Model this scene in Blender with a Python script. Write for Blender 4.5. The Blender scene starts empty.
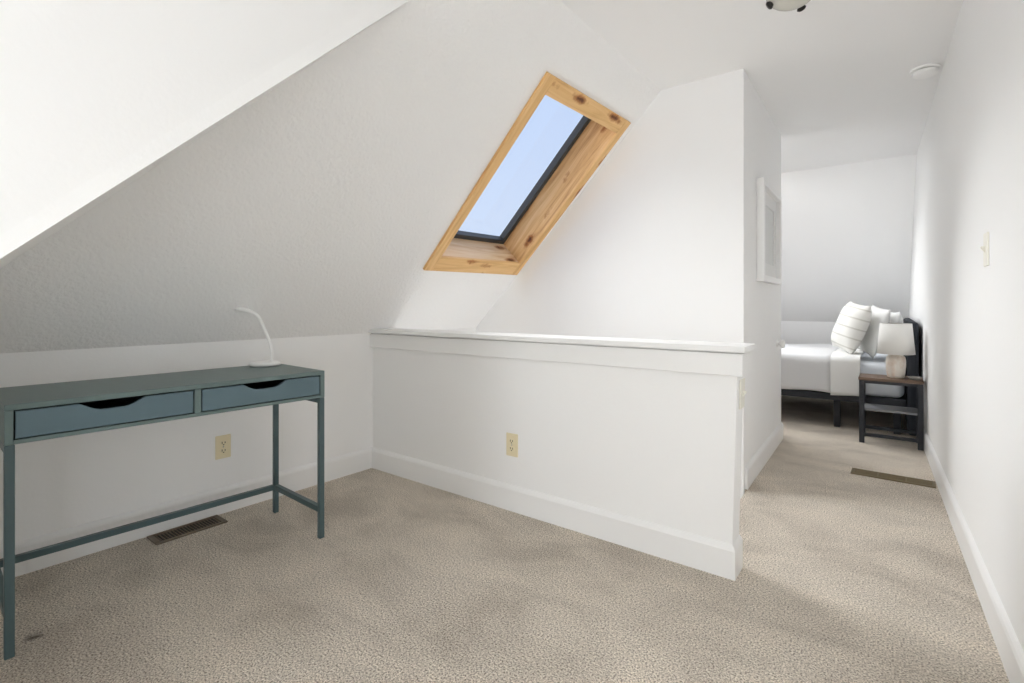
import bpy, bmesh, math, random
from mathutils import Vector, Matrix

random.seed(7)
S = bpy.context.scene
COL = S.collection
R = math.radians
PI = math.pi

# ------------------------------------------------------------------ materials
def new_mat(name):
    m = bpy.data.materials.new(name)
    m.use_nodes = True
    nt = m.node_tree
    b = nt.nodes['Principled BSDF']
    return m, nt, b

def setb(b, color=None, rough=None, metal=None, spec=None):
    if color is not None: b.inputs['Base Color'].default_value = (*color, 1)
    if rough is not None: b.inputs['Roughness'].default_value = rough
    if metal is not None: b.inputs['Metallic'].default_value = metal
    if spec is not None: b.inputs['Specular IOR Level'].default_value = spec

def ramp(nt, fac, stops):
    r = nt.nodes.new('ShaderNodeValToRGB')
    el = r.color_ramp.elements
    while len(el) < len(stops): el.new(0.5)
    for e, (p, c) in zip(el, stops):
        e.position = p; e.color = (*c, 1)
    nt.links.new(fac, r.inputs[0])
    return r.outputs[0]

def noise(nt, vec, scale, detail=2, rough=.5, dist=0):
    n = nt.nodes.new('ShaderNodeTexNoise')
    n.inputs['Scale'].default_value = scale
    n.inputs['Detail'].default_value = detail
    n.inputs['Roughness'].default_value = rough
    n.inputs['Distortion'].default_value = dist
    nt.links.new(vec, n.inputs['Vector'])
    return n.outputs['Fac']

def coords(nt, kind='Object', scale=(1, 1, 1), loc=(0, 0, 0)):
    t = nt.nodes.new('ShaderNodeTexCoord')
    mp = nt.nodes.new('ShaderNodeMapping')
    mp.inputs['Scale'].default_value = scale
    mp.inputs['Location'].default_value = loc
    nt.links.new(t.outputs[kind], mp.inputs[0])
    return mp.outputs[0]

def bump(nt, b, h, strength, dist):
    n = nt.nodes.new('ShaderNodeBump')
    n.inputs['Strength'].default_value = strength
    n.inputs['Distance'].default_value = dist
    nt.links.new(h, n.inputs['Height'])
    nt.links.new(n.outputs[0], b.inputs['Normal'])

def paint(name, color, rough=.6, bs=0, bd=.002, scale=60, var=.0, detail=3):
    m, nt, b = new_mat(name)
    setb(b, color, rough, 0, .3)
    v = coords(nt)
    if var:
        f = noise(nt, v, 1.3, 3)
        c = ramp(nt, f, [(.3, tuple(x * (1 - var) for x in color)), (.7, color)])
        nt.links.new(c, b.inputs['Base Color'])
    if bs:
        bump(nt, b, noise(nt, v, scale, detail), bs, bd)
    return m

M = {}
M['wall'] = paint('wall_paint', (.91, .91, .907), .62, .25, .0015, 70, .015)
M['slope'] = paint('stippled_plaster', (.91, .909, .904), .62, .9, .0048, 62, .015, 5)
M['ceil'] = paint('ceiling_paint', (.91, .91, .907), .7, .3, .002, 60, .01)
M['trim'] = paint('white_trim_paint', (.88, .88, .875), .35, .06, .001, 25)
M['white_plastic'] = paint('white_plastic', (.92, .92, .91), .35)
M['ivory'] = paint('ivory_plastic', (.82, .73, .51), .35)
M['ivory_light'] = paint('pale_ivory_plastic', (.86, .84, .76), .4)
M['slot'] = paint('dark_slot', (.015, .013, .012), .7)
M['desk'] = paint('grey_turquoise_paint', (.142, .198, .194), .38, .05, .0006, 180, .03)
M['deskfront'] = paint('grey_turquoise_drawer_paint', (.118, .180, .212), .36, .05, .0006, 180, .03)
M['deskmetal'] = paint('grey_turquoise_metal', (.080, .122, .130), .35)
M['inside'] = paint('drawer_inside', (.05, .055, .055), .7)
M['grey_plastic'] = paint('grey_plastic', (.35, .36, .36), .4)
M['blackwood'] = paint('black_wood', (.028, .030, .036), .5, .15, .001, 90)
M['headboard'] = paint('charcoal_upholstery', (.030, .034, .042), .85, .4, .001, 300)
M['vent_brown'] = paint('brown_metal', (.165, .122, .086), .45, 0, 0, 1, .1)
M['vent_tan'] = paint('tan_brass_metal', (.20, .155, .085), .45, 0, 0, 1, .1)
M['vent_tan_dark'] = paint('dark_tan_metal', (.06, .045, .026), .6)
M['linen'] = paint('white_linen', (.80, .80, .785), .9, .5, .002, 220)
M['sheet'] = paint('pale_blue_sheet', (.72, .755, .80), .85, .25, .002, 40)
M['duvet'] = paint('soft_grey_duvet', (.66, .66, .665), .9, .35, .004, 30)
M['pillowcase'] = paint('white_pillowcase', (.80, .80, .79), .9, .4, .003, 25)
M['shade'] = paint('white_fabric_shade', (.82, .81, .78), .9, .2, .0006, 400)
M['gun'] = paint('dark_bronze', (.02, .018, .016), .35)
M['frost'] = paint('frosted_glass', (.62, .61, .55), .25)
M['window_dark'] = paint('dark_grey_aluminium', (.055, .058, .06), .4)
M['art'] = paint('pale_grey_print', (.74, .745, .74), .5, 0, 0, 1, .1)
M['mat_board'] = paint('white_mat_board', (.80, .80, .79), .7)
M['dish'] = paint('grey_stoneware', (.36, .35, .33), .5)

# carpet: cut pile, speckled, with vacuum patches and one stain by the desk leg
m, nt, b = new_mat('beige_carpet')
setb(b, (.33, .28, .23), .95, 0, .1)
b.inputs['Sheen Weight'].default_value = .15
v = coords(nt)
fine = noise(nt, v, 172, 3, .7)
cs = ramp(nt, fine, [(.35, (.13, .102, .076)), (.455, (.54, .47, .388)), (.535, (.76, .685, .585)), (.64, (.98, .91, .81))])
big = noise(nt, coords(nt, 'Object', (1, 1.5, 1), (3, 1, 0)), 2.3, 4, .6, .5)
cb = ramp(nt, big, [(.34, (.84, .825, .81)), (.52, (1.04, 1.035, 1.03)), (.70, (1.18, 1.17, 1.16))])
mx = nt.nodes.new('ShaderNodeMix'); mx.data_type = 'RGBA'; mx.blend_type = 'MULTIPLY'
mx.inputs[0].default_value = 1
nt.links.new(cs, mx.inputs[6]); nt.links.new(cb, mx.inputs[7])
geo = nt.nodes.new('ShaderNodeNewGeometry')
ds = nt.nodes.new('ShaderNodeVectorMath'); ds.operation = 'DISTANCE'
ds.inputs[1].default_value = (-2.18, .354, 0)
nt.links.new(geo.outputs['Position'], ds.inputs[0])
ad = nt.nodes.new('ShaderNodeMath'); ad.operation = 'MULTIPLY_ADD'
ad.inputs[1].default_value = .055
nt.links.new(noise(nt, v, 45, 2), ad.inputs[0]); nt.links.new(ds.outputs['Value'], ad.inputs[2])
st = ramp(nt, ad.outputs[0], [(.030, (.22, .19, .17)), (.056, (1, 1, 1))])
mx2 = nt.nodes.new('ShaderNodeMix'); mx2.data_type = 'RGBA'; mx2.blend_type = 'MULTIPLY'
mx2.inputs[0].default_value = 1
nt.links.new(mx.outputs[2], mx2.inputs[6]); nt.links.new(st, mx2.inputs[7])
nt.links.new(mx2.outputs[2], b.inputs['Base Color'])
bump(nt, b, noise(nt, v, 165, 3, .7), 1.0, .009)
M['carpet'] = m

def pine(name, axis, light, mid, dark, knots=True, off=(0, 0, 0)):
    m, nt, b = new_mat(name)
    setb(b, mid, .42, 0, .35)
    sc = {'x': (1.2, 16, 16), 'y': (16, 1.2, 16)}[axis]
    v = coords(nt, 'Object', sc, off)
    n = noise(nt, v, 1.6, 5, .6, 1.2)
    c = ramp(nt, n, [(.25, dark), (.48, mid), (.72, light)])
    out = c
    if knots:
        ks = {'x': (3.2, 9, 9), 'y': (9, 3.2, 9)}[axis]
        vo = nt.nodes.new('ShaderNodeTexVoronoi')
        vo.inputs['Scale'].default_value = 1.0
        nt.links.new(coords(nt, 'Object', ks, off), vo.inputs['Vector'])
        k = nt.nodes.new('ShaderNodeMath'); k.operation = 'MULTIPLY_ADD'
        k.inputs[1].default_value = .28
        nt.links.new(noise(nt, coords(nt, 'Object', (30, 30, 30)), 1, 3), k.inputs[0])
        nt.links.new(vo.outputs['Distance'], k.inputs[2])
        kr = ramp(nt, k.outputs[0], [(.20, (.16, .07, .03)), (.30, (.62, .42, .28)), (.40, (1, 1, 1))])
        mx = nt.nodes.new('ShaderNodeMix'); mx.data_type = 'RGBA'; mx.blend_type = 'MULTIPLY'
        mx.inputs[0].default_value = 1
        nt.links.new(c, mx.inputs[6]); nt.links.new(kr, mx.inputs[7])
        out = mx.outputs[2]
    nt.links.new(out, b.inputs['Base Color'])
    bump(nt, b, n, .1, .001)
    return m
M['pine_x'] = pine('honey_pine_lengthwise', 'x', (.84, .56, .27), (.74, .455, .19), (.55, .30, .11))
M['pine_y'] = pine('honey_pine_crosswise', 'y', (.84, .56, .27), (.74, .455, .19), (.55, .30, .11))
M['jamb_x'] = pine('knotty_pine_lengthwise', 'x', (.82, .56, .30), (.68, .40, .17), (.42, .19, .07), True, (.4, .2, .7))
M['jamb_y'] = pine('pale_pine_crosswise', 'y', (.84, .66, .46), (.76, .54, .32), (.60, .36, .18), True, (2.3, .6, .1))
M['walnut'] = pine('brown_table_wood', 'x', (.21, .135, .09), (.13, .08, .052), (.06, .036, .024), False)

# striped sham
m, nt, b = new_mat('ivory_striped_linen')
setb(b, (.8, .79, .75), .9, 0, .2)
w = nt.nodes.new('ShaderNodeTexWave'); w.bands_direction = 'Z'
w.inputs['Scale'].default_value = 3.6; w.inputs['Distortion'].default_value = .25
nt.links.new(coords(nt), w.inputs['Vector'])
c = ramp(nt, w.outputs['Fac'], [(.0, (.60, .585, .54)), (.04, (.64, .625, .58)), (.07, (.80, .79, .755))])
nt.links.new(c, b.inputs['Base Color'])
bump(nt, b, noise(nt, coords(nt), 30, 4), .4, .004)
M['stripe'] = m

# lamp base ceramic: cream to peach ribs
m, nt, b = new_mat('cream_peach_ceramic')
setb(b, (.74, .66, .56), .3, 0, .5)
c = ramp(nt, noise(nt, coords(nt, 'Object', (1, 1, .6)), 16, 3), [(.35, (.66, .54, .44)), (.55, (.80, .75, .68))])
nt.links.new(c, b.inputs['Base Color'])
M['ceramic'] = m

def glass_mat():
    m = bpy.data.materials.new('clear_window_glass'); m.use_nodes = True
    nt = m.node_tree; nt.nodes.clear()
    o = nt.nodes.new('ShaderNodeOutputMaterial')
    mx = nt.nodes.new('ShaderNodeMixShader')
    t = nt.nodes.new('ShaderNodeBsdfTransparent'); t.inputs[0].default_value = (.97, .98, .985, 1)
    g = nt.nodes.new('ShaderNodeBsdfGlossy'); g.inputs['Roughness'].default_value = .02
    mx.inputs[0].default_value = .03
    nt.links.new(t.outputs[0], mx.inputs[1])
    nt.links.new(g.outputs[0], mx.inputs[2]); nt.links.new(mx.outputs[0], o.inputs[0])
    return m
M['glass'] = glass_mat()

# ------------------------------------------------------------------ mesh helpers
def box(bm, x0, x1, y0, y1, z0, z1, mtx=None):
    vs = [Vector((x, y, z)) for z in (z0, z1) for y in (y0, y1) for x in (x0, x1)]
    if mtx is not None: vs = [mtx @ p for p in vs]
    v = [bm.verts.new(p) for p in vs]
    for f in ((0, 2, 3, 1), (4, 5, 7, 6), (0, 1, 5, 4), (1, 3, 7, 5), (3, 2, 6, 7), (2, 0, 4, 6)):
        bm.faces.new([v[i] for i in f])

def prism(bm, pts, d):
    """closed polygon pts (3-D, planar) extruded along vector d"""
    d = Vector(d)
    a = [bm.verts.new(Vector(p)) for p in pts]
    c = [bm.verts.new(Vector(p) + d) for p in pts]
    n = len(pts)
    bm.faces.new(a); bm.faces.new(c[::-1])
    for i in range(n):
        j = (i + 1) % n
        bm.faces.new((a[j], a[i], c[i], c[j]))

def lathe(bm, prof, seg=32, mtx=None, rib=None):
    """prof list of (r, z); r=0 ends become poles"""
    rings = []
    for r, z in prof:
        if r < 1e-6:
            p = Vector((0, 0, z)); p = mtx @ p if mtx else p
            rings.append([bm.verts.new(p)]); continue
        ring = []
        for i in range(seg):
            a = 2 * PI * i / seg
            rr = r * (1 + (rib[0] * math.cos(rib[1] * a) if rib else 0))
            p = Vector((rr * math.cos(a), rr * math.sin(a), z))
            ring.append(bm.verts.new(mtx @ p if mtx else p))
        rings.append(ring)
    for A, B in zip(rings, rings[1:]):
        for i in range(seg):
            j = (i + 1) % seg
            if len(A) == 1 and len(B) == 1: continue
            if len(A) == 1: bm.faces.new((A[0], B[j], B[i]))
            elif len(B) == 1: bm.faces.new((A[i], A[j], B[0]))
            else: bm.faces.new((A[i], A[j], B[j], B[i]))

def tube(bm, pts, rads, seg=12):
    pts = [Vector(p) for p in pts]
    if not hasattr(rads, '__len__'): rads = [rads] * len(pts)
    prev = None; up = Vector((.13, .31, .94))
    for i, p in enumerate(pts):
        t = (pts[min(i + 1, len(pts) - 1)] - pts[max(i - 1, 0)]).normalized()
        a = t.cross(up)
        if a.length < 1e-3: a = t.cross(Vector((1, 0, 0)))
        a.normalize(); c = t.cross(a)
        ring = [bm.verts.new(p + rads[i] * (math.cos(2 * PI * k / seg) * a + math.sin(2 * PI * k / seg) * c)) for k in range(seg)]
        if prev:
            for k in range(seg):
                l = (k + 1) % seg
                bm.faces.new((prev[k], prev[l], ring[l], ring[k]))
        else: bm.faces.new(ring[::-1])
        prev = ring
    bm.faces.new(prev)

def obj(name, bm, mat, parent=None, smooth=False, bevel=0, seg=2, loc=None, rot=None, mtx=None):
    bmesh.ops.recalc_face_normals(bm, faces=bm.faces)
    me = bpy.data.meshes.new(name)
    bm.to_mesh(me); bm.free()
    o = bpy.data.objects.new(name, me)
    COL.objects.link(o)
    me.materials.append(M[mat] if isinstance(mat, str) else mat)
    if smooth:
        for p in me.polygons: p.use_smooth = True
    if parent is not None: o.parent = parent
    if mtx is not None: o.matrix_local = mtx
    if loc is not None: o.location = loc
    if rot is not None: o.rotation_euler = rot
    if bevel:
        b = o.modifiers.new('bevel', 'BEVEL'); b.width = bevel; b.segments = seg
        b.limit_method = 'ANGLE'; b.angle_limit = R(40)
    return o

def B(*boxes):
    bm = bmesh.new()
    for b in boxes: box(bm, *b)
    return bm

def thing(name, label, cat, loc=(0, 0, 0), rz=0, group=None, mtx=None):
    o = bpy.data.objects.new(name, None)
    o.empty_display_size = .1
    COL.objects.link(o)
    if mtx is not None: o.matrix_world = mtx
    else:
        o.location = loc; o.rotation_euler = (0, 0, rz)
    o['label'] = label; o['category'] = cat
    if group: o['group'] = group
    return o

def tag(o, label, cat, group=None):
    o['label'] = label; o['category'] = cat
    if group: o['group'] = group
    return o

def struct(name, bm, mat, parent=None, **k):
    o = obj(name, bm, mat, parent, **k)
    if parent is None: o['kind'] = 'structure'
    return o

# ------------------------------------------------------------------ key geometry
H_CEIL = 2.41
def xl(y): return -2.742 + .020 * y            # knee wall face
def xr(y): return .333 - .0235 * y             # right wall face
Y_HALF, Y_HALF2 = 2.065, 2.175                 # half wall faces
X_END = -.487                                  # half wall end face
Y_STAIR = 3.075                                # far stairwell wall face
Y_CORR = 4.47                                  # end of corridor's left wall
XC0, XC1 = -.662, -.684                        # corridor left wall face at its two ends
Y_BACK = -3.0                                 # dormer window wall
X_CHEEK = -1.40

# sloped roof plane
A0 = Vector((-2.735, .35, .873)); B0 = Vector((-2.70, 2.05, .877)); C0 = Vector((-1.145, 3.0, 2.41))
Vv = (B0 - A0).normalized()
Nn = (C0 - A0).cross(Vv).normalized()
if Nn.z < 0: Nn = -Nn
Uu = Vv.cross(Nn)
FR = Matrix((( Uu.x, Vv.x, Nn.x, A0.x), (Uu.y, Vv.y, Nn.y, A0.y), (Uu.z, Vv.z, Nn.z, A0.z), (0, 0, 0, 1)))

# ------------------------------------------------------------------ shell
# floor with the stairwell cut out
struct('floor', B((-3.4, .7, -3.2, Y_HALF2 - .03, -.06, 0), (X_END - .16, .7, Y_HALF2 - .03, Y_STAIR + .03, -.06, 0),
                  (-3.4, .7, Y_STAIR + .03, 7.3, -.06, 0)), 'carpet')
# stairs going down behind the half wall
bm = bmesh.new()
for i in range(8):
    x1 = X_END - .165 - .25 * i
    box(bm, x1 - .27, x1, Y_HALF2, Y_STAIR, -1.9, -.19 * (i + 1))
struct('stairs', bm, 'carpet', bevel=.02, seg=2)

# knee wall (runs on as the side wall of the stairwell)
bm = bmesh.new()
prism(bm, [(xl(-.14), -.14, -1.9), (xl(7.1), 7.1, -1.9), (xl(7.1) - .15, 7.1, -1.9), (xl(-.14) - .15, -.14, -1.9)], (0, 0, 2.785))
struct('wall_left', bm, 'wall')

# sloped ceiling with skylight hole
SK = FR @ Matrix.Translation((1.24, 2.228, 0)) @ Matrix.Rotation(R(-1.0), 4, 'Z')   # skylight frame: x up the slope, y away, z out of the roof
ux0, ux1, vy0, vy1 = -.545, .575, -.385, .405            # clear opening
TJ = .02
bm = bmesh.new()
hx0, hx1, hy0, hy1 = ux0 - TJ, ux1 + TJ, vy0 - TJ, vy1 + TJ
g0, g1 = 2.80, 3.70                                      # an added skylight over the bed, unseen, to brighten the bedroom
for (a, b_, c, d) in ((-1.30, hx0, -4.4, 4.75), (hx1, 1.35, -4.4, 4.75), (hx0, hx1, -4.4, hy0), (hx0, hx1, hy1, g0), (hx0, hx1, g1, 4.75)):
    box(bm, a, b_, c - (1.5 if c < -4 else 0), d, 0, .16, SK)
struct('ceiling_slope_left', bm, 'slope')
def xroof(y, z, off=.06):
    p = A0 + Nn * off
    return p.x - (Nn.y * (y - p.y) + Nn.z * (z - p.z)) / Nn.x

# second slope over the near end, ending in the dormer cheek
E0 = Vector((X_CHEEK, .18, 1.151)); E1 = Vector((X_CHEEK, 1.243, 2.182)); Hp = Vector((-2.424, .311, 1.183))
n2 = (E1 - E0).cross(Hp - E0).normalized()
if n2.z < 0: n2 = -n2
def z2(x, y): return E0.z - (n2.x * (x - E0.x) + n2.y * (y - E0.y)) / n2.z
hd = (E1 - Hp)
def hip(t): return Hp + hd * t
p_low = hip(-.30)
bm = bmesh.new()
xa = X_CHEEK + .002
prism(bm, [(xa, -.10, z2(xa, -.10)), tuple(hip(1.003)), tuple(p_low), (p_low.x, -.10, z2(p_low.x, -.10))], n2 * .09)
struct('ceiling_slope_near', bm, 'ceil')
# low wall under it
struct('wall_near', B((-2.95, X_CHEEK - .0, -.16, -.03, 0, .90)), 'wall')
# dormer cheek: the bright wall standing on the slope's edge
bm = bmesh.new()
zc = lambda y: z2(X_CHEEK, y) + .004
prism(bm, [(X_CHEEK, Y_BACK - .1, 0), (X_CHEEK, -.03, 0), (X_CHEEK, -.03, zc(-.03)), (X_CHEEK, 1.243, zc(1.243)),
           (X_CHEEK, 1.30, 2.30), (X_CHEEK, 1.30, 2.46), (X_CHEEK, Y_BACK - .1, 2.46)], (-.12, 0, 0))
struct('wall_dormer', bm, 'wall')

# flat ceiling
struct('ceiling', B((-1.27, .75, -3.3, 3.12, H_CEIL, H_CEIL + .1), (-1.27, .75, 3.12, 5.86, H_CEIL, H_CEIL + .1)), 'ceil')

# right wall
bm = bmesh.new()
WR = (-1.35, -.45, .30, 1.20)                            # made-up low window behind the camera, an opening for fill light
def xr_block(ya, yb, za, zb_):
    prism(bm, [(xr(ya), ya, za), (xr(yb), yb, za), (xr(yb) + .12, yb, za), (xr(ya) + .12, ya, za)], (0, 0, zb_ - za))
xr_block(WR[1], 7.3, 0, 2.46); xr_block(-3.2, WR[0], 0, 2.46); xr_block(WR[0], WR[1], 0, WR[2]); xr_block(WR[0], WR[1], WR[3], 2.46)
struct('wall_right', bm, 'wall')

# half wall along the stairwell
X_TOP = X_END + .022                           # the end face leans out a little toward the top
bm = bmesh.new()
prism(bm, [(-2.80, Y_HALF, -1.9), (X_END, Y_HALF, -1.9), (X_END, Y_HALF, 0), (X_TOP, Y_HALF, .879), (-2.80, Y_HALF, .879)], (0, Y_HALF2 - Y_HALF, 0))
struct('wall_half', bm, 'wall', bevel=.004)
# stairwell far wall
def roof_wall(name, x1, ya, yb, z0):
    bm = bmesh.new()
    prism(bm, [(x1, ya, z0), (x1, ya, H_CEIL + .04), (xroof(ya, H_CEIL + .04), ya, H_CEIL + .04), (xroof(ya, .80), ya, .80), (xroof(ya, .80), ya, z0)], (0, yb - ya, 0))
    struct(name, bm, 'wall')
roof_wall('wall_stairwell', XC0, Y_STAIR, Y_STAIR + .10, -1.9)
# corridor's left wall and the bedroom wall it turns into
bm = bmesh.new()
prism(bm, [(XC0, Y_STAIR + .002, 0), (XC1, Y_CORR, 0), (XC1 - .10, Y_CORR, 0), (XC0 - .10, Y_STAIR + .002, 0)], (0, 0, H_CEIL + .04))
struct('wall_corridor', bm, 'wall', bevel=.004)
roof_wall('wall_bedroom_near', XC1 - .05, Y_CORR - .10, Y_CORR - .001, 0)
# bedroom: low far wall, far slope
struct('wall_far', B((-2.8, .4, 7.0, 7.12, 0, .875)), 'wall')
bm = bmesh.new()
prism(bm, [(-2.70, 7.012, .846), (.45, 7.012, .846), (.45, 5.72, 2.447), (-1.15, 5.72, 2.447)], (0, .1, .08))
struct('ceiling_slope_far', bm, 'ceil')
# window wall behind the camera (dormer front)
WD = (-1.385, -.66, .65, 2.1)
struct('wall_back', B((X_CHEEK - .12, WD[0], Y_BACK - .12, Y_BACK, 0, 2.5), (WD[1], .6, Y_BACK - .12, Y_BACK, 0, 2.5),
                     (WD[0], WD[1], Y_BACK - .12, Y_BACK, 0, WD[2]), (WD[0], WD[1], Y_BACK - .12, Y_BACK, WD[3], 2.5)), 'wall')
def casement(name, x0, x1, z0, z1, mtx):
    w = bpy.data.objects.new(name, None); COL.objects.link(w); w.matrix_world = mtx
    w['kind'] = 'structure'
    f = .05
    obj('window_frame', B((x0, x0 + f, -.10, .02, z0, z1), (x1 - f, x1, -.10, .02, z0, z1), (x0 + f, x1 - f, -.10, .02, z0, z0 + f),
                          (x0 + f, x1 - f, -.10, .02, z1 - f, z1), (x0 + f, x1 - f, -.07, -.03, (z0 + z1) / 2 - .02, (z0 + z1) / 2 + .02)), 'trim', w)
    obj('window_glass', B((x0 + f, x1 - f, -.055, -.050, z0 + f, (z0 + z1) / 2 - .02), (x0 + f, x1 - f, -.055, -.050, (z0 + z1) / 2 + .02, z1 - f)), 'glass', w)
casement('window_2', WD[0], WD[1], WD[2], WD[3], Matrix.Translation((0, Y_BACK, 0)))
casement('fill_window', WR[0], WR[1], WR[2], WR[3], Matrix.Translation((xr(-.9) + .012, 0, 0)) @ Matrix.Rotation(R(90), 4, 'Z'))  # added side window, unseen, only there to carry fill light

# ------------------------------------------------------------------ skylight (window_1)
w = bpy.data.objects.new('window_1', None); COL.objects.link(w); w.matrix_world = SK
w['kind'] = 'structure'
w['label'] = 'pine trimmed skylight in the sloped ceiling above the half wall'
DEP = .205
ox0, ox1, oy0, oy1 = -.655, .668, -.455, .465
# casing boards on the ceiling
obj('casing', B((ox0, ux0 + .004, oy0 + .068, oy1 - .062, -.018, 0)), 'pine_y', w, bevel=.002)
obj('casing', B((ux1 - .004, ox1, oy0 + .068, oy1 - .062, -.018, 0)), 'pine_y', w, bevel=.002)
obj('casing', B((ox0, ox1, oy0, oy0 + .068, -.019, 0)), 'pine_x', w, bevel=.002)
obj('casing', B((ox0, ox1, oy1 - .062, oy1, -.019, 0)), 'pine_x', w, bevel=.002)
# jambs lining the well
obj('jamb', B((ux0, ux1, vy1, vy1 + TJ, -.004, DEP)), 'jamb_x', w)
obj('jamb', B((ux0, ux1, vy0 - TJ, vy0, -.004, DEP)), 'jamb_x', w)
obj('jamb', B((ux0 - TJ, ux0, vy0 - TJ, vy1 + TJ, -.004, DEP)), 'jamb_y', w)
obj('jamb', B((ux1, ux1 + TJ, vy0 - TJ, vy1 + TJ, -.004, DEP)), 'jamb_y', w)
fw = .034
obj('sash', B((ux0 - .05, ux0 + fw, vy0 - .05, vy1 + .05, DEP, DEP + .05), (ux1 - fw, ux1 + .05, vy0 - .05, vy1 + .05, DEP, DEP + .05),
              (ux0 + fw, ux1 - fw, vy0 - .05, vy0 + fw, DEP, DEP + .05), (ux0 + fw, ux1 - fw, vy1 - fw, vy1 + .05, DEP, DEP + .05)), 'window_dark', w, bevel=.003)
obj('glass_pane', B((ux0 + fw, ux1 - fw, vy0 + fw, vy1 - fw, DEP + .028, DEP + .034)), 'glass', w)

w3 = bpy.data.objects.new('fill_skylight', None); COL.objects.link(w3); w3.matrix_world = SK  # added skylight out of view, lets sun into the bedroom
w3['kind'] = 'structure'
obj('jamb', B((ux0 - TJ, ux1 + TJ, g0, g0 + TJ, -.004, DEP), (ux0 - TJ, ux1 + TJ, g1 - TJ, g1, -.004, DEP), (ux0 - TJ, ux0, g0 + TJ, g1 - TJ, -.004, DEP), (ux1, ux1 + TJ, g0 + TJ, g1 - TJ, -.004, DEP)), 'jamb_x', w3)
obj('casing', B((ux0 - .1, ux0, g0 - .05, g1 + .05, -.018, 0), (ux1, ux1 + .1, g0 - .05, g1 + .05, -.018, 0), (ux0, ux1, g0 - .05, g0 + .02, -.018, 0), (ux0, ux1, g1 - .02, g1 + .05, -.018, 0)), 'pine_x', w3)
obj('sash', B((ux0 - .03, ux0 + fw, g0, g1, DEP, DEP + .05), (ux1 - fw, ux1 + .03, g0, g1, DEP, DEP + .05), (ux0 + fw, ux1 - fw, g0, g0 + .055, DEP, DEP + .05), (ux0 + fw, ux1 - fw, g1 - .055, g1, DEP, DEP + .05)), 'window_dark', w3)
obj('glass_pane', B((ux0 + fw, ux1 - fw, g0 + .055, g1 - .055, DEP + .028, DEP + .034)), 'glass', w3)

# ------------------------------------------------------------------ baseboards and trims
BH, BT = .131, .016
def baseboard(name, pts, side):
    """profile swept along a wall line p0->p1; side = unit vector off the wall"""
    bm = bmesh.new()
    prof = [(0, 0), (BT, 0), (BT, BH - .022), (BT * .75, BH - .012), (BT * .35, BH - .004), (0, BH)]
    for p0, p1, sd in pts:
        p0 = Vector((*p0, 0)); p1 = Vector((*p1, 0)); sd = Vector((*sd, 0)).normalized()
        prism(bm, [p0 + sd * a + Vector((0, 0, z)) for a, z in prof], p1 - p0)
    struct(name, bm, 'trim')
baseboard('baseboard_left', [((xl(-.03), -.03), (xl(Y_HALF), Y_HALF), (1, -.02))], 0)
bm = bmesh.new()
prof = [(0, 0), (BT, 0), (BT, BH - .022), (BT * .75, BH - .012), (BT * .35, BH - .004), (0, BH)]
loops = []
for (px, py, sx, sy) in ((-2.72, Y_HALF, 0, -1), (X_END, Y_HALF, 1, -1), (X_END, Y_HALF2, 1, 1)):
    loops.append([bm.verts.new((px + sx * a, py + sy * (a if sy < 0 else 0), z)) for a, z in prof])
for la, lb in zip(loops, loops[1:]):
    for i in range(len(prof)):
        j = (i + 1) % len(prof)
        bm.faces.new((la[i], la[j], lb[j], lb[i]))
bm.faces.new(loops[0]); bm.faces.new(loops[-1][::-1])
struct('baseboard_half', bm, 'trim')
baseboard('baseboard_corridor', [((XC0 - .0005, Y_STAIR + .03), (XC1, Y_CORR), (1, .016))], 0)
baseboard('baseboard_right', [((xr(-2.99), -2.99), (xr(7.0), 7.0), (-1, -.0235))], 0)
baseboard('baseboard_near', [((xl(0), -.03), (X_CHEEK, -.03), (0, 1))], 0)
baseboard('baseboard_far', [((-2.6, 7.0), (.16, 7.0), (0, -1))], 0)
# cap board and apron board of the half wall
struct('trim_1', B((-2.715, X_TOP + .034, Y_HALF - .040, Y_HALF2 + .035, .879, .904)), 'trim', bevel=.003)
bm = B((-2.71, X_TOP + .021, Y_HALF - .020, Y_HALF, .786, .873))
box(bm, X_TOP - .006, X_TOP + .021, Y_HALF, Y_HALF2, .786, .873)
struct('trim_2', bm, 'trim', bevel=.0025)

# ------------------------------------------------------------------ electric plates
def outlet(label, mtx):
    """plate in local xz, facing -y"""
    t = thing('wall_outlet', label, 'outlet', mtx=mtx)
    obj('cover_plate', B((-.037, .037, -.006, 0, -.059, .059)), 'ivory', t, bevel=.003)
    for s in (-1, 1):
        bm = bmesh.new()
        pts = []
        for i in range(20):
            a = 2 * PI * i / 20
            pts.append((max(-.0165, min(.0165, .0175 * math.cos(a))), -.005, s * .0195 + .0145 * math.sin(a)))
        prism(bm, pts, (0, -.0035, 0))
        r = obj('receptacle', bm, 'ivory', t)
        z = s * .0195
        obj('slot', B((-.0085, -.0055, -.0092, -.0080, z - .003, z + .008), (.0055, .0085, -.0092, -.0080, z - .002, z + .007), (-.0028, .0028, -.0092, -.0080, z - .0105, z - .0055)), 'slot', r)
    bm = bmesh.new(); lathe(bm, [(0, .0), (.0032, .0), (.0026, .0016), (0, .002)], 12, Matrix.Translation((0, -.006, 0)) @ Matrix.Rotation(R(90), 4, 'X'))
    obj('screw', bm, 'grey_plastic', t)
    return t
outlet('ivory double wall outlet on the low wall behind the desk', Matrix.Translation((xl(1.152), 1.152, .336)) @ Matrix.Rotation(R(88.85), 4, 'Z'))
outlet('ivory double wall outlet on the front of the half wall', Matrix.Translation((-1.553, Y_HALF, .338)))

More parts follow.
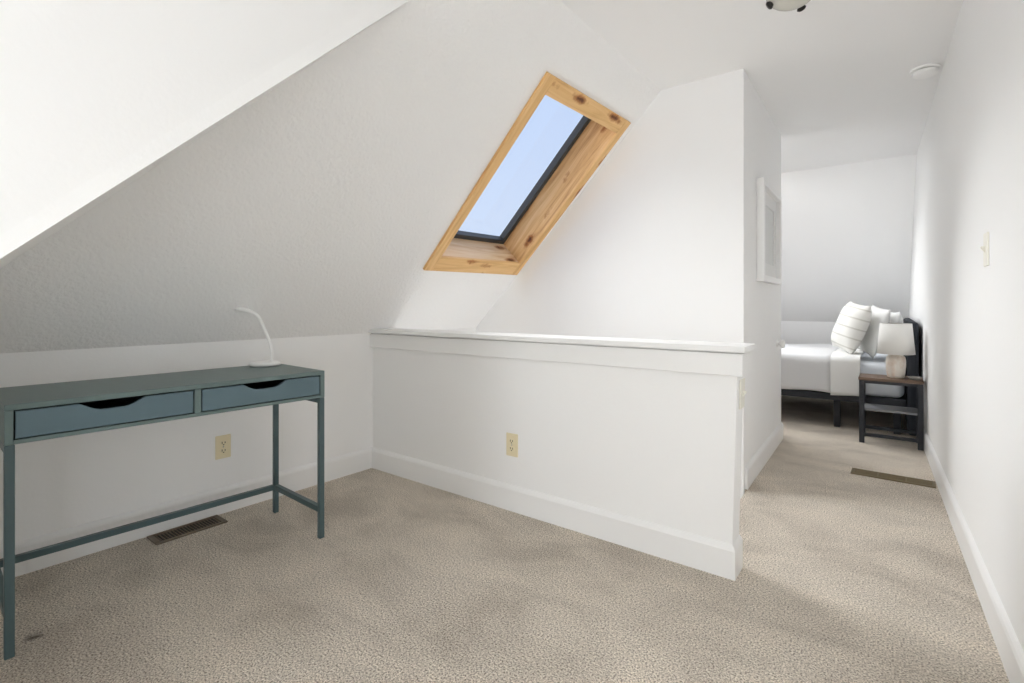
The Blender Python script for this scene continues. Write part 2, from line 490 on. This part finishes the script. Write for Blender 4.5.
def switch(label, mtx, pm='ivory_light'):
    t = thing('light_switch', label, 'light switch', mtx=mtx)
    obj('cover_plate', B((-.036, .036, -.006, 0, -.059, .059)), pm, t, bevel=.003)
    bm = bmesh.new(); prism(bm, [(-.005, -.006, -.012), (-.005, -.006, .012), (-.005, -.017, .012), (-.005, -.019, .006)], (.01, 0, 0))
    obj('toggle', bm, pm, t, bevel=.001)
    return t
switch('pale cream light switch on the right wall', Matrix.Translation((xr(2.405), 2.405, 1.255)) @ Matrix.Rotation(R(-90 + 1.35), 4, 'Z'))
switch('cream light switch on the end of the half wall under its cap', Matrix.Translation((X_END + .0185, Y_HALF2 - .038, .708)) @ Matrix.Rotation(R(1.45), 4, 'Y') @ Matrix.Rotation(R(90), 4, 'Z'))

# small white knob low on the corridor wall's far end
bm = bmesh.new()
lathe(bm, [(0, 0), (.030, 0), (.030, .006), (.012, .010), (.012, .022), (.030, .030), (.034, .042), (.028, .054), (0, .058)], 24)
k = obj('wall_peg', bm, 'white_plastic', smooth=True, mtx=Matrix.Translation((XC1 + .0005, 4.26, .765)) @ Matrix.Rotation(R(90), 4, 'Y'))
tag(k, 'small round white peg low on the corridor wall near the bed', 'peg')

# ------------------------------------------------------------------ floor registers
def register(name, label, cx, cy, L, W, rz, mat, mode):
    t = thing(name, label, 'floor vent', (cx, cy, 0), rz)
    h = .008
    e = .024 if mode == 'cross' else .016
    ey = .017 if mode == 'cross' else .016
    obj('rim', B((-L / 2, L / 2, -W / 2, -W / 2 + ey, 0, h), (-L / 2, L / 2, W / 2 - ey, W / 2, 0, h),
                   (-L / 2, -L / 2 + e, -W / 2 + ey, W / 2 - ey, 0, h), (L / 2 - e, L / 2, -W / 2 + ey, W / 2 - ey, 0, h)), mat, t, bevel=.003)
    obj('duct', B((-L / 2 + e, L / 2 - e, -W / 2 + ey, W / 2 - ey, .0005, .0015)), 'slot' if mode == 'cross' else 'vent_tan_dark', t)
    bm = bmesh.new()
    if mode == 'cross':
        n = 19
        for i in range(n):
            x = -L / 2 + e + (i + .5) * (L - 2 * e) / n
            box(bm, x - .0018, x + .0018, -W / 2 + ey, W / 2 - ey, .002, .0060)
    else:
        n = 5
        for i in range(n):
            y = -W / 2 + ey + (i + .5) * (W - 2 * ey) / n
            box(bm, -L / 2 + e, L / 2 - e, y - .0045, y + .0045, .002, .006)
        for x in (-L / 6, L / 6): box(bm, x - .003, x + .003, -W / 2 + ey, W / 2 - ey, .0015, .0062)
    obj('louvre', bm, mat if mode == 'cross' else 'vent_tan', t)
    return t
register('floor_vent', 'brown slotted floor vent against the low wall beneath the desk', -2.636, .965, .300, .122, R(90), 'vent_brown', 'cross')
register('floor_vent', 'long tan floor vent across the corridor carpet before the nightstand', -.001 + .016, 3.845, .412, .125, R(-1.5), 'vent_tan', 'long')

# ------------------------------------------------------------------ desk
DT = thing('desk', 'grey-turquoise writing desk with two drawers standing along the low wall', 'desk', (-2.31, .8035, 0), R(-2.7))
# local: +x to the room (front), y along length
DW, DL, DH = .232, .5145, .761                       # half depth, half length, height
zb = .640
obj('tabletop', B((-DW, DW, -DL, DL, DH - .018, DH)), 'desk', DT, bevel=.002)
for s in (-1, 1):
    obj('side_panel', B((-DW, DW, s * DL - (.02 if s > 0 else 0), s * DL + (0 if s > 0 else .02), zb, DH - .018)), 'desk', DT, bevel=.0015)
obj('back_panel', B((-DW, -DW + .012, -DL + .02, DL - .02, zb, DH - .018)), 'desk', DT)
obj('bottom_panel', B((-DW + .012, DW, -DL + .02, DL - .02, zb, zb + .013)), 'desk', DT, bevel=.001)
obj('divider', B((-DW + .012, DW - .001, -.011, .011, zb + .013, DH - .018)), 'desk', DT)
def drawer(y0, y1):
    z0, z1 = zb + .0165, DH - .0225
    yc = (y0 + y1) / 2
    pts = [(y0, z0), (y1, z0), (y1, z1)]
    hw, d = .088, .026
    cut = []
    for i in range(17):
        u = -1 + 2 * i / 16
        prof_ = d * (1 - max(0, (abs(u) - .38) / .62) ** 1.35)
        cut.append((yc - u * hw, z1 - prof_))
    pts += cut + [(y0, z1)]
    bm = bmesh.new()
    prism(bm, [(DW - .018, y, z) for y, z in pts], (.0165, 0, 0))
    f = obj('drawer', bm, 'deskfront', DT, bevel=.0008, seg=1)
    obj('drawer_box', B((-DW + .03, DW - .019, y0 + .012, y0 + .022, z0, z0 + .06), (-DW + .03, DW - .019, y1 - .022, y1 - .012, z0, z0 + .06),
                        (-DW + .03, -DW + .04, y0 + .022, y1 - .022, z0, z0 + .06), (-DW + .04, DW - .019, y0 + .022, y1 - .022, z0, z0 + .006)), 'inside', f)
drawer(-DL + .0245, -.0155); drawer(.0155, DL - .0245)
LG = .0235
for s in (-1, 1):
    for q in (-1, 1):
        xc = q * (DW - LG / 2); yc = s * (DL - LG / 2)
        obj('leg', B((xc - LG / 2, xc + LG / 2, yc - LG / 2, yc + LG / 2, 0, zb - .0005)), 'deskmetal', DT, bevel=.003)
    yc = s * (DL - LG / 2)
    obj('top_rail', B((-DW + LG, DW - LG, yc - LG / 2, yc + LG / 2, zb - .026, zb - .001)), 'deskmetal', DT, bevel=.002)
    obj('side_rail', B((-DW + LG, DW - LG, yc - LG / 2, yc + LG / 2, .118, .143)), 'deskmetal', DT, bevel=.002)
obj('back_rail', B((-DW, -DW + LG, -DL + LG, DL - LG, .118, .143)), 'deskmetal', DT, bevel=.002)

# desk lamp
LT = thing('desk_lamp', 'slim white gooseneck lamp standing on the turquoise desk', 'desk lamp', (-2.447, 1.232, DH))
bm = bmesh.new(); lathe(bm, [(0, .004), (.068, .004), (.073, .008), (.073, .014), (.064, .021), (.03, .0245), (0, .025)], 40)
obj('base', bm, 'white_plastic', LT, smooth=True)
bm = bmesh.new(); lathe(bm, [(0, 0), (.066, 0), (.069, .002), (.069, .005), (0, .005)], 40)
obj('base_pad', bm, 'grey_plastic', LT)
# neck leaves the base at its right and bows over toward the camera's left
d = Vector((-.70, -.60, 0)).normalized() * -1
d = Vector((-.78, -.62, 0))                        # image-left direction
s0 = Vector((0, 0, .022)) - d * .030
def cp(a, z): return Vector((0, 0, z)) + d * a
ctl = [cp(-.030, .020), cp(-.031, .07), cp(-.022, .115), cp(-.002, .165), cp(.016, .21), cp(.034, .243), cp(.058, .262)]
def catmull(P, n=8):
    out = []
    Q = [P[0] * 2 - P[1]] + P + [P[-1] * 2 - P[-2]]
    for i in range(1, len(Q) - 2):
        for k in range(n):
            t = k / n
            p0, p1, p2, p3 = Q[i - 1], Q[i], Q[i + 1], Q[i + 2]
            out.append(.5 * (2 * p1 + (p2 - p0) * t + (2 * p0 - 5 * p1 + 4 * p2 - p3) * t * t + (3 * p1 - p0 - 3 * p2 + p3) * t ** 3))
    out.append(P[-1]); return out
path = catmull(ctl)
bm = bmesh.new(); tube(bm, path, [.0085 - .002 * i / len(path) for i in range(len(path))], 12)
obj('neck', bm, 'white_plastic', LT, smooth=True)
# flat head bar
bm = bmesh.new()
hp = [cp(.052, .258), cp(.085, .270), cp(.115, .277), cp(.142, .281)]
side = Vector((-d.y, d.x, 0)).normalized()
rings = []
for i, p in enumerate(hp):
    wd = [.011, .019, .020, .014][i]; th = [.008, .012, .012, .008][i]
    rings.append([bm.verts.new(p + side * wd * math.cos(a) * 1.0 + Vector((0, 0, th * math.sin(a)))) for a in [2 * PI * k / 14 for k in range(14)]])
for a_, b_ in zip(rings, rings[1:]):
    for k in range(14): bm.faces.new((a_[k], a_[(k + 1) % 14], b_[(k + 1) % 14], b_[k]))
bm.faces.new(rings[0]); bm.faces.new(rings[-1])
obj('lamp_head', bm, 'white_plastic', LT, smooth=True)

# ------------------------------------------------------------------ ceiling light, smoke detector
CL = thing('ceiling_light', 'frosted glass dome light with dark clips on the flat ceiling', 'ceiling light', (-.312, 2.305, H_CEIL), R(0))
bm = bmesh.new(); lathe(bm, [(0, 0), (.125, 0), (.128, -.006), (.128, -.038), (.118, -.046), (0, -.046)], 48)
obj('base_pan', bm, 'white_plastic', CL, bevel=.003)
bm = bmesh.new()
prof_ = [(.095, -.044), (.100, -.054), (.100, -.062)] + [(.100 * math.cos(a), -.062 - .077 * math.sin(a)) for a in [PI / 2 * i / 10 for i in range(1, 10)]] + [(0, -.139)]
lathe(bm, prof_, 48)
obj('glass_bowl', bm, 'frost', CL, smooth=True)
for a in (75, 195, -45):
    bm = bmesh.new()
    mt = Matrix.Rotation(R(a), 4, 'Z') @ Matrix.Translation((.079, 0, -.112)) @ Matrix.Rotation(R(127), 4, 'Y')
    lathe(bm, [(0, -.004), (.012, -.004), (.015, .002), (.018, .007), (.014, .012), (0, .014)], 20, mt)
    obj('finial', bm, 'gun', CL, smooth=True)

SD = thing('smoke_detector', 'round white smoke detector on the ceiling beside the right wall', 'smoke detector', (.165, 3.70, H_CEIL))
bm = bmesh.new(); lathe(bm, [(0, 0), (.068, 0), (.068, -.010), (.062, -.013), (0, -.013)], 40)
obj('mounting_plate', bm, 'white_plastic', SD)
bm = bmesh.new(); lathe(bm, [(0, -.016), (.057, -.016), (.060, -.020), (.058, -.034), (.045, -.041), (.02, -.044), (0, -.044)], 40)
c = obj('cover', bm, 'white_plastic', SD, smooth=True, bevel=.001)
bm = bmesh.new(); lathe(bm, [(0, -.0125), (.052, -.0125), (.052, -.0165), (0, -.0165)], 40)
obj('vent_gap', bm, 'slot', SD)

# ------------------------------------------------------------------ picture on the corridor wall
PW = .355
def xc(y): return XC0 + (XC1 - XC0) * (y - Y_STAIR) / (Y_CORR - Y_STAIR)
pm = Matrix.Translation((xc(3.80) + .001, 3.80, 1.535)) @ Matrix.Rotation(R(90 + .9), 4, 'Z')   # local: x along wall, -y off the wall
PT = thing('picture_frame', 'white deep framed picture hanging on the corridor wall', 'picture', mtx=pm)
f = .04; D = .045; PH = .325
obj('moulding', B((-PW, PW, -D, 0, PH - f, PH), (-PW, PW, -D, 0, -PH, -PH + f), (-PW, -PW + f, -D, 0, -PH + f, PH - f), (PW - f, PW, -D, 0, -PH + f, PH - f)), 'trim', PT, bevel=.002)
a, b2 = PW - f, PH - f
obj('mat_board', B((-a, a, -.014, -.004, -b2, -b2 + .09), (-a, a, -.014, -.004, b2 - .09, b2), (-a, -a + .09, -.014, -.004, -b2 + .09, b2 - .09), (a - .09, a, -.014, -.004, -b2 + .09, b2 - .09)), 'mat_board', PT)
obj('print', B((-a + .05, a - .05, -.008, -.003, -b2 + .05, b2 - .05)), 'art', PT)

# ------------------------------------------------------------------ bed
bx1 = .115; bx0 = -1.86; by0, by1 = 5.13, 6.68
BED = thing('bed', 'black framed bed with charcoal headboard made up in white and grey', 'bed', ((bx0 + bx1) / 2, (by0 + by1) / 2, 0))
ox, oy = (bx0 + bx1) / 2, (by0 + by1) / 2
hx, hy = (bx1 - bx0) / 2, (by1 - by0) / 2
obj('bed_frame', B((-hx, hx, -hy, -hy + .05, .235, .292), (-hx, hx, hy - .05, hy, .235, .292), (-hx, -hx + .05, -hy + .05, hy - .05, .235, .292),
                   (hx - .05, hx, -hy + .05, hy - .05, .235, .292), (-hx + .05, hx - .05, -hy + .05, hy - .05, .25, .27)), 'blackwood', BED, bevel=.004)
for (x, y) in ((-.36 - ox, -hy + .06), (-.36 - ox, hy - .06), (-hx + .06, -hy + .06), (-hx + .06, hy - .06), (hx - .06, -hy + .06), (hx - .06, hy - .06)):
    obj('leg', B((x - .024, x + .024, y - .024, y + .024, 0, .236)), 'blackwood', BED, bevel=.004)
bm = bmesh.new()
box(bm, hx + .005, hx + .075, -hy - .06, hy + .06, .02, .925)
obj('headboard', bm, 'headboard', BED, bevel=.028, seg=4)
bm = bmesh.new(); box(bm, -hx + .01, hx - .012, -hy + .015, hy - .015, .294, .573)
obj('mattress', bm, 'sheet', BED, bevel=.055, seg=5, smooth=True)

def sheet(name, mat, x0, x1, ztop, yf, yb, zlow, thick, wav, parent=None, seedv=1):
    """cloth over the mattress hanging down the near and far sides"""
    rnd = random.Random(seedv)
    ph = [rnd.uniform(0, 6) for _ in range(6)]
    bm = bmesh.new()
    path = []
    for i in range(9): path.append((yf, zlow + (ztop - .05 - zlow) * i / 8))
    for i in range(1, 7):
        a = PI / 2 * i / 6; path.append((yf + .05 - .05 * math.cos(a), ztop - .05 + .05 * math.sin(a)))
    for i in range(1, 25): path.append((yf + .05 + (yb - yf - .10) * i / 24, ztop))
    for i in range(1, 7):
        a = PI / 2 * i / 6; path.append((yb - .05 + .05 * math.sin(a), ztop - .05 + .05 * math.cos(a)))
    for i in range(1, 9): path.append((yb, ztop - .05 - (ztop - .05 - zlow) * i / 8))
    nx = 40
    g = []
    for ix in range(nx + 1):
        x = x0 + (x1 - x0) * ix / nx
        row = []
        for (y, z) in path:
            low = max(0, (ztop - z) / (ztop - zlow))
            wv = wav * (math.sin(x * 17 + ph[0]) * .6 + math.sin(x * 31 + ph[1]) * .4) * low
            top = .006 * (math.sin(x * 9 + ph[2] + y * 7) + math.sin(y * 13 + ph[3] - x * 5)) * (1 - low)
            yy = y + (wv if y < (yf + yb) / 2 else -wv)
            zz = z + top + (.006 * math.sin(x * 14 + ph[4]) if low > .98 else 0)
            row.append(bm.verts.new((x, yy, zz)))
        g.append(row)
    for a_, b_ in zip(g, g[1:]):
        for i in range(len(path) - 1): bm.faces.new((a_[i], a_[i + 1], b_[i + 1], b_[i]))
    o = obj(name, bm, mat, parent, smooth=True)
    so = o.modifiers.new('solid', 'SOLIDIFY'); so.thickness = thick; so.offset = -1 if False else 0
    return o
dv = sheet('duvet', 'duvet', bx0 - .02, -.402, .604, by0 - .030, by1 + .03, .306, .022, .004)
tag(dv, 'soft grey duvet spread over the left part of the bed', 'duvet')
fs = sheet('coverlet', 'linen', -.40, -.190, .622, by0 - .046, by1 + .045, .292, .014, .003, None, 5)
tag(fs, 'white folded coverlet band draped across the bed before the pillows', 'coverlet')

def pillow(name, label, mat, W, Hh, T, mtx, p=.42, sag=.06, group=None):
    bm = bmesh.new(); n = 22
    rows = {}
    for s in (1, -1):
        for i in range(n + 1):
            for j in range(n + 1):
                u = -1 + 2 * i / n; v_ = -1 + 2 * j / n
                t = ((1 - u ** 4) * (1 - v_ ** 4)) ** .62 * (.75 + .25 * (1 - u * u) * (1 - v_ * v_))
                x = W / 2 * u * (1 - sag * (1 - v_ * v_) * abs(u) ** 3) ; z = Hh / 2 * v_ * (1 - sag * (1 - u * u) * abs(v_) ** 3)
                y = s * T / 2 * t + .006 * math.sin(7 * u + 3 * v_ + s) * t
                edge = i in (0, n) or j in (0, n)
                if edge and s == -1: rows[(s, i, j)] = rows[(1, i, j)]
                else: rows[(s, i, j)] = bm.verts.new((x, y, z))
    for s in (1, -1):
        for i in range(n):
            for j in range(n):
                bm.faces.new([rows[(s, i, j)], rows[(s, i + 1, j)], rows[(s, i + 1, j + 1)], rows[(s, i, j + 1)]])
    o = obj(name, bm, mat, None, smooth=True, mtx=mtx)
    tag(o, label, 'pillow', group)
    return o
def pm_(x, y, z, yaw, lean, roll=0):
    # face normal (-y local) turned by yaw, leaned back by lean
    return Matrix.Translation((x, y, z)) @ Matrix.Rotation(R(yaw), 4, 'Z') @ Matrix.Rotation(R(-lean), 4, 'X') @ Matrix.Rotation(R(roll), 4, 'Y')
pillow('pillow', 'large striped ivory pillow leaning in front of the other pillows', 'stripe', .46, .45, .19, pm_(-.275, 5.44, .862, -66, 17, 6))
pillow('pillow', 'plain white pillow standing between the striped pillow and the lamp shade', 'pillowcase', .54, .44, .13, pm_(-.115, 5.55, .832, -74, 15, 5))
pillow('pillow', 'white pillow propped against the headboard behind the lamp', 'pillowcase', .64, .41, .13, pm_(.012, 5.70, .800, -82, 6, 0))

# ------------------------------------------------------------------ nightstand
NX0, NX1, NY0, NY1, NH = -.184, .203, 4.70, 4.965, .504
NT = thing('nightstand', 'black open nightstand with brown wood top beside the bed', 'nightstand', ((NX0 + NX1) / 2, (NY0 + NY1) / 2, 0))
a, b2 = (NX1 - NX0) / 2, (NY1 - NY0) / 2
obj('tabletop', B((-a - .004, a + .002, -b2 - .006, b2, NH - .022, NH)), 'walnut', NT, bevel=.003)
L2 = .034
for sx in (-1, 1):
    for sy in (-1, 1):
        x = sx * (a - L2 / 2); y = sy * (b2 - L2 / 2)
        obj('leg', B((x - L2 / 2, x + L2 / 2, y - L2 / 2, y + L2 / 2, 0, NH - .0225)), 'blackwood', NT, bevel=.003)
    obj('apron', B((sx * (a - .02) - .012, sx * (a - .02) + .012, -b2 + L2, b2 - L2, NH - .062, NH - .0225)), 'blackwood', NT)
for sy in (-1, 1):
    obj('apron', B((-a + L2, a - L2, sy * (b2 - .02) - .012, sy * (b2 - .02) + .012, NH - .045, NH - .0225)), 'blackwood', NT)
M['shelf'] = paint('grey_shelf_paint', (.22, .225, .235), .45, .1, .001, 60, .1)
obj('shelf', B((-a + .008, a - .008, -b2 + .01, b2 - .01, .250, .266)), 'shelf', NT, bevel=.002)
obj('lower_rail', B((-a + L2, a - L2, -b2 + .008, -b2 + .028, .052, .076)), 'blackwood', NT, bevel=.002)
obj('lower_rail', B((-a + L2, a - L2, b2 - .028, b2 - .008, .066, .090)), 'blackwood', NT, bevel=.002)

# table lamp
TL = thing('table_lamp', 'table lamp with white shade and cream ribbed base on the nightstand', 'table lamp', (.043, 4.838, NH))
bm = bmesh.new()
lathe(bm, [(0, 0), (.048, 0), (.053, .006), (.057, .03), (.061, .09), (.062, .13), (.057, .158), (.042, .175), (.026, .182), (.022, .192), (0, .193)], 60, None, (.018, 20))
obj('base', bm, 'ceramic', TL, smooth=True)
bm = bmesh.new(); lathe(bm, [(0, .19), (.011, .19), (.011, .26), (0, .26)], 16)
obj('stem', bm, 'grey_plastic', TL)
bm = bmesh.new()
lathe(bm, [(.117, .182), (.119, .182), (.099, .415), (.097, .415)], 48)
bmesh.ops.remove_doubles(bm, verts=bm.verts, dist=1e-5)
sh = obj('lamp_shade', bm, 'shade', TL, smooth=True)
so = sh.modifiers.new('solid', 'SOLIDIFY'); so.thickness = .002
bm = bmesh.new()
for a_ in (0, 120, 240):
    p = Vector((math.cos(R(a_)), math.sin(R(a_)), 0))
    tube(bm, [Vector((0, 0, .255)) + p * .009, Vector((0, 0, .395)) + p * .096], .002, 6)
obj('spider', bm, 'grey_plastic', TL)

# small grey dish at the nightstand's right
bm = bmesh.new()
lathe(bm, [(0, 0), (.028, 0), (.032, .003), (.046, .018), (.048, .022), (.045, .022), (.030, .008), (0, .006)], 32)
for v_ in bm.verts: v_.co.x *= .9
dsh = obj('dish', bm, 'dish', None, smooth=True, mtx=Matrix.Translation((.155, 4.765, NH)))
tag(dsh, 'small grey dish on the right end of the nightstand', 'dish')

# ------------------------------------------------------------------ world, lights, camera
wd = bpy.data.worlds.new('sky'); S.world = wd; wd.use_nodes = True
nt = wd.node_tree
bg = nt.nodes['Background']
tc = nt.nodes.new('ShaderNodeTexCoord'); sp = nt.nodes.new('ShaderNodeSeparateXYZ')
nt.links.new(tc.outputs['Generated'], sp.inputs[0])
sk = ramp(nt, sp.outputs['Z'], [(0, (.72, .82, 1.0)), (.35, (.60, .735, 1.0)), (.9, (.50, .66, 1.0))])
nt.links.new(sk, bg.inputs['Color']); bg.inputs['Strength'].default_value = .92

def sun(name, direction, strength, angle, color):
    l = bpy.data.lights.new(name, 'SUN'); l.energy = strength; l.angle = R(angle); l.color = color
    o = bpy.data.objects.new(name, l); COL.objects.link(o)
    o.rotation_euler = Vector(direction).to_track_quat('-Z', 'Y').to_euler()
def area(name, loc, direction, sx, sy, power, color):
    l = bpy.data.lights.new(name, 'AREA'); l.shape = 'RECTANGLE'; l.size = sx; l.size_y = sy; l.energy = power; l.color = color
    o = bpy.data.objects.new(name, l); COL.objects.link(o); o.location = loc
    o.rotation_euler = Vector(direction).to_track_quat('-Z', 'Y').to_euler()
sun('hazy_sun', (1.70, -.26, -1.40), 9.2, 60, (1, .995, .985))
area('dormer_daylight', ((WD[0] + WD[1]) / 2, Y_BACK - .16, (WD[2] + WD[3]) / 2), (0, 1, 0), .68, 1.35, 44, (.97, .985, 1))
area('dormer_fill', (-.45, -1.2, 2.3), (0, 0, -1), .3, .3, 4, (1, .985, .965))  # added fill from overhead, no fixture known here
area('side_fill', (xr(-.9) + .17, (WR[0] + WR[1]) / 2, (WR[2] + WR[3]) / 2), (-1, .35, .15), .8, .8, 13, (.98, .99, 1))  # added fill shining in through the made-up side window
area('stairwell_daylight', (-1.65, 2.60, -.62), (.05, -.05, 1), .9, .7, 6.5, (.98, .99, 1))
area('bedroom_fill', (-1.15, 4.95, 2.36), (-.05, .1, -1), .5, .5, 19, (.98, .99, 1))  # added unseen lamp to lift the bed and far slope

cam = bpy.data.cameras.new('camera'); co = bpy.data.objects.new('camera', cam); COL.objects.link(co)
cam.sensor_fit = 'HORIZONTAL'; cam.sensor_width = 36; cam.lens = 500 / 1024 * 36
cam.shift_y = -(341.5 - 305) / 1024
cam.clip_start = .02
co.location = (0, 0, 1.06); co.rotation_euler = (R(90), 0, R(37))
S.camera = co

S.view_settings.view_transform = 'Standard'
S.view_settings.look = 'None'
S.view_settings.exposure = .17
S.view_settings.gamma = 1
S.view_settings.use_curve_mapping = False
S.cycles.use_denoising = True
S.cycles.max_bounces = 14
S.cycles.diffuse_bounces = 10
S.cycles.transparent_max_bounces = 12
S.cycles.sample_clamp_indirect = 6
